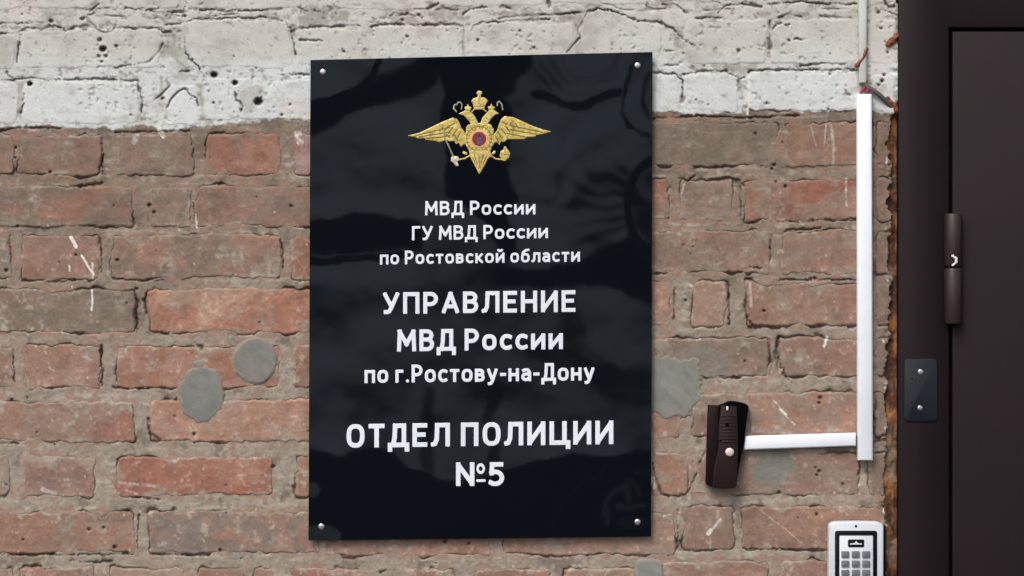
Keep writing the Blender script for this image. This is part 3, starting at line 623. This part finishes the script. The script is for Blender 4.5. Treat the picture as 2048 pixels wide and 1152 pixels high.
G['М'] = (.80, 1, [[(0, 0), (.05, 1), (.5, .3), (.95, 1), (1, 0)]]); G['В'] = (.62, 1, Vb); G['Д'] = (.74, 1, Db); G['Р'] = (.60, 1, Pb)
G['Г'] = (.52, 1, [[(0, 0), (0, 1), (1, 1)]]); G['У'] = (.66, 1, [[(0, 1), (.5, .34)], [(1, 1), (.5, .22), (.36, .04), (.22, 0), (.06, 0)]])
G['П'] = (.66, 1, [[(0, 0), (0, 1), (1, 1), (1, 0)]]); G['А'] = (.70, 1, [[(0, 0), (.5, 1), (1, 0)], [(.2, .28), (.8, .28)]]); G['Л'] = (.70, 1, Lb)
G['Е'] = (.56, 1, [[(1, 1), (0, 1), (0, 0), (1, 0)], [(0, .52), (.85, .52)]]); G['Н'] = (.66, 1, [[(0, 0), (0, 1)], [(1, 0), (1, 1)], [(0, .52), (1, .52)]])
G['И'] = (.68, 1, Ib); G['О'] = (.68, 1, [sup(.5, .5, .5, .5)]); G['Т'] = (.60, 1, [[(0, 1), (1, 1)], [(.5, 1), (.5, 0)]])
G['Ц'] = (.74, 1, [[(0, 1), (0, 0), (1.08, 0), (1.08, -.22)], [(.84, 1), (.84, 0)]]); G['N'] = (.68, 1, [[(0, 0), (0, 1), (1, 0), (1, 1)]])
G['№'] = (1.06, 1, [[(0, 0), (0, 1), (.5, 0), (.5, 1)], [(p[0], p[1]) for p in arc(.85, .62, .14, .22, 0, 360, 16)], [(.72, .13), (.98, .13)]])
G['5'] = (.60, 1, [[(.92, 1), (.12, 1), (.08, .56), (.35, .62)] + arc(.45, .3, .55, .31, 80, -90, 9) + [(.2, .0), (0, .06)]])
XH = .73
G['о'] = (.60, XH, [sup(.5, .5, .5, .5)]); G['с'] = (.52, XH, [[(1, .93), (.75, 1)] + arc(.55, .5, .55, .5, 80, 280, 12) + [(.75, 0), (1, .07)]]); G['и'] = (.60, XH, Ib)
G['п'] = (.58, XH, [[(0, 0), (0, 1), (1, 1), (1, 0)]]); G['т'] = (.52, XH, [[(0, 1), (1, 1)], [(.5, 1), (.5, 0)]]); G['в'] = (.54, XH, Vb)
G['к'] = (.54, XH, [[(0, 0), (0, 1)], [(0, .5), (.3, .5), (.95, 1)], [(.3, .5), (1, 0)]]); G['й'] = (.60, XH, Ib + [[(.25, 1.52), (.38, 1.4), (.62, 1.4), (.75, 1.52)]])
G['б'] = (.60, XH, [sup(.5, .46, .5, .46), [(.95, 1.5), (.5, 1.42), (.12, 1.15), (0, .5)]]); G['л'] = (.60, XH, Lb)
G['а'] = (.54, XH, [[(.12, .93), (.4, 1), (.75, .98), (1, .75), (1, 0)], [(1, .55), (.5, .56)] + arc(.4, .28, .4, .28, 80, 280, 8) + [(.7, .04), (1, .2)]])
G['г'] = (.44, XH, [[(0, 0), (0, 1), (1, 1)]]); G['у'] = (.58, XH, [[(0, 1), (.5, .02)], [(1, 1), (.5, -.12), (.32, -.34), (.1, -.36)]])
G['н'] = (.58, XH, [[(0, 0), (0, 1)], [(1, 0), (1, 1)], [(0, .52), (1, .52)]]); G['.'] = (.2, XH, [[(0.4, 0), (.6, 0)]]); G['-'] = (.34, XH, [[(0, .55), (1, .55)]])
def text_line(txt, xl, xr, yl, yr, cap, hw=.089, sp=.11, name='lettering'):
    tot = 0; r = hw
    for i, ch_ in enumerate(txt): tot += .26 if ch_ == ' ' else G[ch_][0] + sp
    tot -= sp; k = (xr - xl) / (tot * cap)
    x = 0; glyphs = []; hwpx = hw * cap
    for ch_ in txt:
        if ch_ == ' ': x += .26; continue
        wd, h, ss_ = G[ch_]; segs = []; xs = []; ys = []
        for pl_ in ss_:
            pts = []
            for (a, b) in pl_:
                ux = (x + r / k + a * (wd - 2 * r / k)) * cap * k; uy = (r + b * (h - 2 * r)) * cap
                pts.append(np.array((xl + ux, yl + (yr - yl) * ux / (xr - xl) - uy))); xs.append(pts[-1][0]); ys.append(pts[-1][1])
            closed = np.hypot(*(pts[0] - pts[-1])) < .5
            pts = [pts[0]] + [q for p, q in zip(pts[:-1], pts[1:]) if np.hypot(*(q - p)) > .05]; n_ = len(pts)
            dirs = [(q - p) / (np.hypot(*(q - p)) + 1e-9) for p, q in zip(pts[:-1], pts[1:])]
            for m_ in range(n_ - 1):
                e0 = hwpx if (m_ == 0 and not closed) or (m_ > 0 and dirs[m_] @ dirs[m_ - 1] < .5) else 0
                e1 = hwpx if (m_ == n_ - 2 and not closed) or (m_ < n_ - 2 and dirs[m_] @ dirs[m_ + 1] < .5) else 0
                segs.append((pts[m_], pts[m_ + 1], dirs[m_], e0, e1))
        glyphs.append((segs, min(xs) - hwpx, max(xs) + hwpx, min(ys) - hwpx, max(ys) + hwpx)); x += wd + sp
    box = (xl - 3, min(yl, yr) - cap * 1.4, xr + 3, max(yl, yr) + cap * .32)
    def fn(X, Y):
        out = np.full(X.shape, 50.0)
        for segs, bx0, bx1, by0, by1 in glyphs:
            m_ = (X > bx0 - 4) & (X < bx1 + 4)
            if not m_.any(): continue
            xx = X[m_]; yy = Y[m_]; g_ = np.full(xx.shape, 50.0)
            for p, q, dr, e0, e1 in segs:
                L_ = np.hypot(*(q - p)); al = (xx - p[0]) * dr[0] + (yy - p[1]) * dr[1]; pe = np.abs((xx - p[0]) * dr[1] - (yy - p[1]) * dr[0])
                dbox = np.maximum(np.maximum(-e0 - al, al - L_ - e1), pe - hwpx)
                cx = np.clip(al, 0, L_); dcap = np.hypot(al - cx, pe) - hwpx
                g_ = np.minimum(g_, np.minimum(dbox, dcap))
            g_ = np.maximum(g_, np.maximum(np.maximum(bx0 - xx, xx - bx1), np.maximum(by0 - yy, yy - by1)))
            out[m_] = np.minimum(out[m_], g_)
        return out
    return sd_surface(name, fn, box, .8, lambda X, Y: sheet_d(X, Y) + .14, M_LET, sign, SD0 - 1)
text_line('МВД России', 850, 1071, 431, 429, 28.5, sp=.13)
text_line('ГУ МВД России', 824, 1096, 481, 476.5, 28.5, sp=.12)
text_line('по Ростовской области', 760, 1160, 529.5, 523.5, 27.5, sp=.13)
text_line('УПРАВЛЕНИЕ', 766, 1151, 628.5, 624, 43.5, hw=.094, sp=.15)
text_line('МВД России', 794, 1126, 703.5, 698.5, 44, hw=.093, sp=.13)
text_line('по г.Ростову-на-Дону', 729, 1189, 766.5, 761, 36, sp=.12)
text_line('ОТДЕЛ ПОЛИЦИИ', 693, 1227, 896, 888.5, 47.5, hw=.097, sp=.15)
text_line('N', 912, 949, 972.5, 972.2, 47.5, hw=.097)
sd_surface('lettering', lambda X, Y: np.abs(np.hypot((X - 961.5) / 7.3, (Y - 937.5) / 9.2) * 7.6 - 6.4) - 2.5, (950, 924, 973, 952), .8, lambda X, Y: sheet_d(X, Y) + .14, M_LET, sign, SD0 - 1)
sd_surface('lettering', lambda X, Y: seg(X, Y, [(955, 961.5), (969, 961.2)]) - 2.7, (950, 956, 974, 967), .8, lambda X, Y: sheet_d(X, Y) + .14, M_LET, sign, SD0 - 1)
text_line('5', 977, 1008.5, 972.2, 971.8, 47.5, hw=.097)

# --- emblem (coordinates of its outline in a 6.0625x magnification of the photograph, from pixel 800,170)
def E(pts): return [(800 + x / 6.0625, 170 + y / 6.0625) for x, y in pts]
g1, g2, g3, sil, pnk, red, blu = (194, 172, 92), (218, 198, 124), (112, 94, 42), (196, 190, 168), (214, 160, 110), (128, 42, 46), (52, 48, 78)
SDB = SD0 - 1
def relief(name, fn, box, h, parent, base=g1, hi=g2, lo=g3, lines=(), lw=1.0, res=.8, rnd=2.5):
    def ln(X, Y):
        d = np.full(X.shape, 99.)
        for L_ in lines: d = np.minimum(d, seg(X, Y, L_))
        return ss(lw + .5, lw - .5, d) if lines else np.zeros(X.shape)
    def dep(X, Y): return sheet_d(X, Y) + .35 * h - .3 * ss(-rnd, 0, fn(X, Y)) - .25 * ln(X, Y)
    def cf(X, Y):
        c = mix(alb(base), alb(hi), ss(-.2, .7, fbm(X, Y, 9, seed=len(name), o=3))); c = mix(c, alb(lo), ln(X, Y) * .95)
        return mix(c, alb(lo), ss(.35, .8, fbm(X, Y, 5, seed=3 + len(name), o=2)) * .5)
    return sd_surface(name, fn, box, res, dep, M_GOLD, parent, SD0 - 1, cf)
def bbox(pts, p=4): xs = [a for a, _ in pts]; ys = [b for _, b in pts]; return (min(xs) - p, min(ys) - p, max(xs) + p, max(ys) + p)
def rpoly(name, pts, h, **kw):
    e = E(pts); return relief(name, lambda X, Y: poly_sd(X, Y, e) - .5, bbox(e), h, kw.pop('parent'), **kw)
def rline(name, pts, wd, h, **kw):
    e = E(pts); wd /= 6.0625; return relief(name, lambda X, Y: seg(X, Y, e) - wd / 2, bbox(e, wd + 2), h, kw.pop('parent'), rnd=.8, **kw)
bc = (800 + 960 / 6.0625, 170 + 655 / 6.0625)
body = relief('emblem', lambda X, Y: np.minimum(np.hypot(X - bc[0], Y - bc[1]) - 28.5, poly_sd(X, Y, E([(800, 520), (830, 480), (900, 462), (1040, 462), (1110, 485), (1135, 540), (1140, 700), (1080, 830), (960, 860), (850, 830), (785, 700)]))) + .5 * np.sin(np.arctan2(Y - bc[1], X - bc[0]) * 14), (925, 240, 992, 315), 1.6, sign,
              lines=[E(arc(960, 655, 150, 150, 0, 360, 30))] + [E([(960 + 128 * math.cos(a), 655 + 128 * math.sin(a)), (960 + 175 * math.cos(a), 655 + 175 * math.sin(a))]) for a in [k * math.pi / 10 for k in range(20)]], lw=.8)
body['label'] = 'gold double-headed eagle emblem with red medallion'
lw_l = [E([(200, 612), (430, 560), (600, 520)]), E([(230, 632), (440, 600), (600, 575)]), E([(320, 652), (470, 640), (600, 618)]), E([(480, 560), (520, 520)]), E([(540, 560), (590, 500)]), E([(590, 590), (640, 520)]), E([(640, 620), (690, 540)]), E([(690, 660), (735, 570)]), E([(600, 500), (660, 470)]), E([(560, 600), (600, 640)]), E([(650, 600), (700, 680)])]
rpoly('wing', [(100, 615), (230, 585), (430, 490), (560, 430), (640, 400), (690, 415), (720, 460), (738, 520), (775, 560), (800, 640), (805, 720), (770, 715), (740, 748), (715, 700), (680, 715), (660, 675), (600, 680), (560, 665), (480, 692), (420, 672), (310, 662), (300, 645), (215, 642), (180, 628)], 1.3, lines=lw_l, lw=1.25, parent=body)
lw_r = [E([(1720, 575), (1500, 530), (1330, 490)]), E([(1650, 600), (1500, 575), (1330, 545)]), E([(1520, 632), (1400, 610), (1300, 590)]), E([(1440, 530), (1400, 470)]), E([(1390, 550), (1340, 470)]), E([(1330, 570), (1280, 500)]), E([(1280, 600), (1230, 530)]), E([(1230, 640), (1180, 560)]), E([(1300, 480), (1240, 450)]), E([(1200, 700), (1160, 620)])]
rpoly('wing', [(1830, 565), (1740, 545), (1620, 505), (1500, 450), (1380, 395), (1270, 380), (1225, 420), (1198, 490), (1180, 550), (1140, 600), (1128, 660), (1140, 700), (1175, 690), (1205, 722), (1225, 680), (1262, 690), (1300, 655), (1420, 655), (1510, 655), (1540, 630), (1640, 625), (1650, 605), (1730, 592)], 1.3, lines=lw_r, lw=1.25, parent=body)
rpoly('tail', [(848, 790), (1085, 790), (1112, 850), (1060, 900), (1010, 1000), (962, 1078), (922, 1000), (870, 905), (846, 850)], 1.4, lines=[E([(900, 850), (940, 960)]), E([(1020, 850), (980, 960)]), E([(960, 850), (960, 1010)]), E([(880, 880), (930, 980)]), E([(1050, 870), (1000, 970)])], lw=.8, parent=body)
rpoly('eagle_head', [(950, 470), (915, 400), (880, 345), (840, 318), (790, 312), (715, 348), (770, 365), (805, 400), (850, 450), (860, 475)], 1.5, lines=[E([(860, 400), (890, 380)]), E([(880, 430), (912, 412)])], lw=.7, parent=body)
rpoly('eagle_head', [(975, 470), (1000, 400), (1045, 350), (1075, 315), (1130, 300), (1195, 345), (1140, 365), (1100, 410), (1070, 460), (1050, 475)], 1.5, lines=[E([(1040, 400), (1070, 420)]), E([(1020, 430), (1050, 448)])], lw=.7, parent=body)
rpoly('crown', [(785, 270), (815, 262), (822, 230), (835, 262), (865, 272), (852, 312), (800, 316)], 1.5, parent=body)
rpoly('crown', [(1065, 268), (1095, 260), (1108, 228), (1120, 260), (1150, 270), (1130, 304), (1080, 304)], 1.5, parent=body)
rpoly('crown', [(868, 195), (890, 165), (940, 150), (948, 120), (928, 100), (950, 72), (985, 78), (992, 100), (975, 120), (980, 150), (1030, 158), (1062, 190), (1030, 250), (1018, 298), (900, 295), (888, 240)], 1.6, base=(206, 182, 112), lines=[E([(960, 160), (960, 230)]), E([(905, 262), (1010, 262)])], lw=.7, parent=body)
for p_ in ([(898, 300), (870, 325)], [(1018, 300), (1050, 325)]): rline('ribbon', p_, 14, 1.2, base=g1, parent=body)
rline('ribbon', [(745, 290), (752, 240), (735, 212), (705, 210), (690, 240), (660, 240), (650, 285), (685, 325)], 18, 1.0, base=(150, 146, 128), hi=(186, 180, 160), parent=body)
rline('ribbon', [(1180, 250), (1180, 215), (1205, 200), (1235, 235), (1245, 300)], 18, 1.0, base=(130, 130, 122), hi=(176, 172, 156), parent=body)
rline('sceptre', [(536, 585), (545, 650), (590, 740), (655, 890)], 20, 1.9, base=(140, 128, 110), hi=(170, 160, 130), lo=(70, 60, 50), parent=body)
rpoly('sceptre_head', [(620, 880), (660, 865), (700, 870), (722, 905), (690, 930), (710, 975), (680, 985), (650, 940), (622, 925)], 1.9, base=sil, hi=(222, 218, 200), lo=(150, 140, 110), parent=body)
rline('claw', [(720, 905), (790, 890), (850, 855)], 20, 1.5, parent=body); rline('claw', [(775, 820), (800, 830)], 34, 1.5, base=g2, parent=body)
rline('claw', [(1240, 905), (1160, 895), (1105, 860)], 20, 1.5, parent=body); rline('claw', [(1145, 812), (1130, 830)], 32, 1.5, base=sil, parent=body)
rpoly('orb', [(1262, 752), (1280, 745), (1300, 780), (1335, 830), (1318, 885), (1270, 922), (1235, 910), (1212, 860), (1222, 805), (1255, 790)], 1.6, lines=[E([(1225, 840), (1330, 850)]), E([(1275, 780), (1275, 850)])], lw=.8, parent=body)
relief('medallion', lambda X, Y: np.hypot(X - bc[0], Y - bc[1]) - 18.4, (938, 256, 980, 300), 2.1, body, base=pnk, hi=(226, 178, 128), lo=(190, 130, 90))
relief('medallion_field', lambda X, Y: np.hypot(X - bc[0], Y - bc[1] + .3) - 15.6, (938, 256, 980, 300), 2.4, body, base=red, hi=(146, 56, 58), lo=(96, 30, 40))
rpoly('horse_rider', [(935, 700), (942, 650), (930, 625), (945, 600), (955, 580), (975, 582), (980, 610), (1000, 625), (992, 660), (1000, 705), (978, 735), (955, 742)], 2.8, base=blu, hi=(110, 90, 120), lo=(30, 26, 44), res=.6, parent=body)
for (x_, y_, r_) in ((646, 144, 6.2), (1275, 131, 6.2), (643, 1053, 6.4), (1275, 1044, 6.4)):
    dome('screw', x_, y_, r_, SD0 + .3, 2.6, M_SCREW, sign)

# ------------------------------------------------------------------ plastic trunking, cable, wires
def trunk(pts, m, d1, label, name='cable_trunking', d0=0.2):
    o = solid(name, pts, d0, d1 - 1.6, m, None, bev=.5); tag(o, label, 'cable trunking', 'white plastic cable trunking beside the door')
    cx = sum(p[0] for p in pts) / len(pts); cy = sum(p[1] for p in pts) / len(pts)
    wx = max(p[0] for p in pts) - min(p[0] for p in pts); wy = max(p[1] for p in pts) - min(p[1] for p in pts)
    fx_, fy_ = (1 - 3.4 / wx, 1) if wy > wx else (1, 1 - 3.4 / wy)
    if wy > wx: fy_ = 1 - 2 / wy
    else: fx_ = 1 - 2 / wx
    solid('lid', [(cx + (p[0] - cx) * fx_, cy + (p[1] - cy) * fy_) for p in pts], d1 - 1.8, d1, m, o, bev=.7); return o
trunk([(1716, 921), (1745.5, 921), (1743.5, 188), (1715, 188)], M_PVC, 13, 'wide bright white vertical plastic trunking between the sign and the door')
trunk([(1487, 900), (1712, 892), (1712, 866), (1490, 872.5)], M_PVC, 12, 'short horizontal white plastic trunking beside the brown intercom')
trunk([(1718.5, 166), (1733, 166), (1736, -170), (1717.5, -170)], M_PVC2, 10, 'narrow greyish white plastic trunking running up the whitewashed bricks')
def tube(name, pts, rmm, m, parent=None):
    cu = bpy.data.curves.new(name, 'CURVE'); cu.dimensions = '3D'; cu.bevel_depth = rmm * .001; cu.bevel_resolution = 3; cu.use_fill_caps = True
    sp = cu.splines.new('NURBS'); sp.points.add(len(pts) - 1); sp.order_u = 3; sp.use_endpoint_u = True; cu.resolution_u = 6
    for p_, q_ in zip(sp.points, pts):
        a = Pn(*q_); p_.co = (float(a[0]), float(a[1]), float(a[2]), 1)
    t = bpy.data.objects.new('t', cu); sc.collection.objects.link(t)
    me = bpy.data.meshes.new_from_object(t.evaluated_get(bpy.context.evaluated_depsgraph_get())); bpy.data.objects.remove(t)
    for p_ in me.polygons: p_.use_smooth = True
    me.materials.clear(); return put(name, me, parent, [m])
tag(tube('grey_cable', [(1727, 150, 5), (1728, 168, 6), (1738, 176, 7), (1752, 184, 7), (1768, 198, 4), (1786, 218, -4), (1798, 236, -14)], 3.4, M_CAB), 'grey cable leaving the trunking and entering the gap by the door frame', 'cable')
tag(tube('red_wire', [(1731, 160, 4), (1731, 174, 7), (1722, 184, 6), (1720, 192, 4)], 1.9, M_RED), 'short red wire between the two lengths of white trunking', 'wire')
tag(tube('thin_wire', [(1734, 168, 5), (1736, 180, 8), (1733, 190, 7), (1732, 196, 5)], 2.0, M_RED), 'dark red wire tucked into the top of the wide trunking', 'wire')
def blobby(name, pts, wd, d, m, label, cat, amp=2.0, sd_=5):
    f = lambda X, Y: seg(X, Y, pts) - wd / 2 + amp * fbm(X, Y, 9, seed=sd_, o=3)
    o = sd_surface(name, f, bbox(pts, wd + 6), 1.2, lambda X, Y: d + 1.2 * fbm(X, Y, 8, seed=sd_ + 1) - 2.5 * ss(-wd * .45, 0, f(X, Y)), m, None, d - 7)
    return tag(o, label, cat, 'blobs of orange foam near the door frame')
blobby('foam_smear', [(1712, 133), (1720, 124), (1729, 112), (1734, 98)], 8, 11.5, M_ORG, 'orange foam smear across the narrow trunking', 'foam', 2.0, 5)
blobby('foam_lump', [(1776, 88), (1788, 76), (1797, 72)], 12, 5, M_ORG, 'orange foam lump on the whitewashed brick edge beside the door frame', 'foam', 3.0, 9)
blobby('foam_lump', [(1776, 196), (1786, 208), (1795, 222)], 9, 3, M_ORG, 'orange foam lump where the grey cable enters the gap', 'foam', 2.5, 12)

# ------------------------------------------------------------------ intercom call panel
ic = empty('intercom', 1450, 975, 'dark brown door intercom with round metal call button and ribbed front', 'intercom')
def Q(pts): return [(1380 + x / 5.12, 780 + y / 5.12) for x, y in pts]
solid('housing', Q([(165, 965), (240, 1000), (300, 1000), (300, 160), (190, 158), (178, 500)]), 0, 15, M_ICB, ic, bev=1.5)
solid('hood', Q([(296, 1002), (470, 1002), (492, 860), (560, 500), (602, 165), (570, 140), (470, 118), (400, 118), (340, 148), (296, 160)]), 0, 17, M_ICH, ic, bev=1.5)
fr = solid('front_plate', Q([(232, 990), (250, 1003), (455, 1003), (480, 985), (492, 640), (492, 440), (480, 172), (330, 160), (318, 168), (292, 420), (292, 600), (245, 800)]), 14, 22, M_ICF, ic, bev=1.6)
for k in range(9):
    y = 262 + k * 33
    solid('speaker_rib', Q([(318, y + 12), (474, y + 12), (474, y), (318, y)]), 20, 22.9, M_ICF, ic, bev=.35, segs=1)
dome('call_button', 1380 + 405 / 5.12, 780 + 636 / 5.12, 8.6, 22, 3.0, M_BTN, ic)
solid('indicator', Q([(372, 208), (392, 208), (392, 168), (372, 168)]), 21, 22.6, M_CHIP, ic, bev=.3)
dome('camera_lens', 1380 + 381 / 5.12, 780 + 358 / 5.12, 3.6, 22.7, .6, M_ICH, ic); dome('microphone_hole', 1380 + 312 / 5.12, 780 + 520 / 5.12, 2.4, 22.0, .3, M_ICH, ic)

# ------------------------------------------------------------------ keypad
kp = empty('door_keypad', 1712, 1232, 'silver access keypad with grey square keys low beside the door frame', 'keypad')
def K(x, y): return (1640 + x / 9.44, 1030 + y / 9.44)
solid('shadow_slab', rect(1662, 1050, 1772, 1230, 5), 0, 8, M_KPD, kp, bev=1)  # black slab standing out at the right as the keypad's painted shadow
solid('housing', [(1657, 1234), (1767, 1234), (1767.6, 1052), (1764, 1047), (1755, 1044), (1712, 1043), (1670, 1044), (1661, 1047), (1658, 1052)], 8, 22, M_KPB, kp, bev=2.2, segs=3)
solid('bezel', rect(1670, 1061.5, 1754.5, 1222, 4.5), 21, 22.8, M_KPD, kp, bev=.5)
solid('key_panel', rect(1679, 1071.5, 1746, 1214, 2), 22, 23.3, M_KPB, kp, bev=.4)
dome('fixing_hole', 1712, 1052.5, 2.6, 22.0, .25, M_DARK, kp)
lg = solid('badge', rect(1696, 1079, 1728.5, 1094.5, 2.5), 23, 23.9, M_KPD, kp, bev=.3)
solid('emblem_mark', [(1700, 1089.2), (1724, 1089.2), (1724, 1087), (1716, 1086), (1712.5, 1081.5), (1709, 1086), (1700, 1087)], 23.8, 24.15, M_KPB, lg)
for ky in range(6):
    for kx in range(3):
        x = 1683 + kx * 20.9; y = 1102.5 + ky * 18.6
        solid('key', rect(x, y, x + 15.6, y + 13.2, 1.6), 23, 25.2, M_KEY, kp, bev=.7)

# ------------------------------------------------------------------ ground in front of the wall
def gmat():
    return mat('asphalt', (.05, .05, .052), rough=.9, grain=.25, gs=60, bump=2, bs=90, var2=.2, v2s=.6)
V = [(-150, -300, 0), (150, -300, 0), (150, .3, 0), (-150, .3, 0)]
g = put('ground', np_mesh('ground', V, [(0, 1, 2, 3)], False), None, [gmat()]); tag(g, kind='structure')
# wall on the far side of the door
rw = empty('brick_wall', 3500, 3004, 'brick wall on the far side of the dark steel door', 'wall')
big_quad('wall_core', 3312, -1300, 4400, 3004, -1, -240, M_FAR, rw)
big_quad('lintel', 1791, -1300, 3311, -165, -2, -240, M_PAINTM, wall)
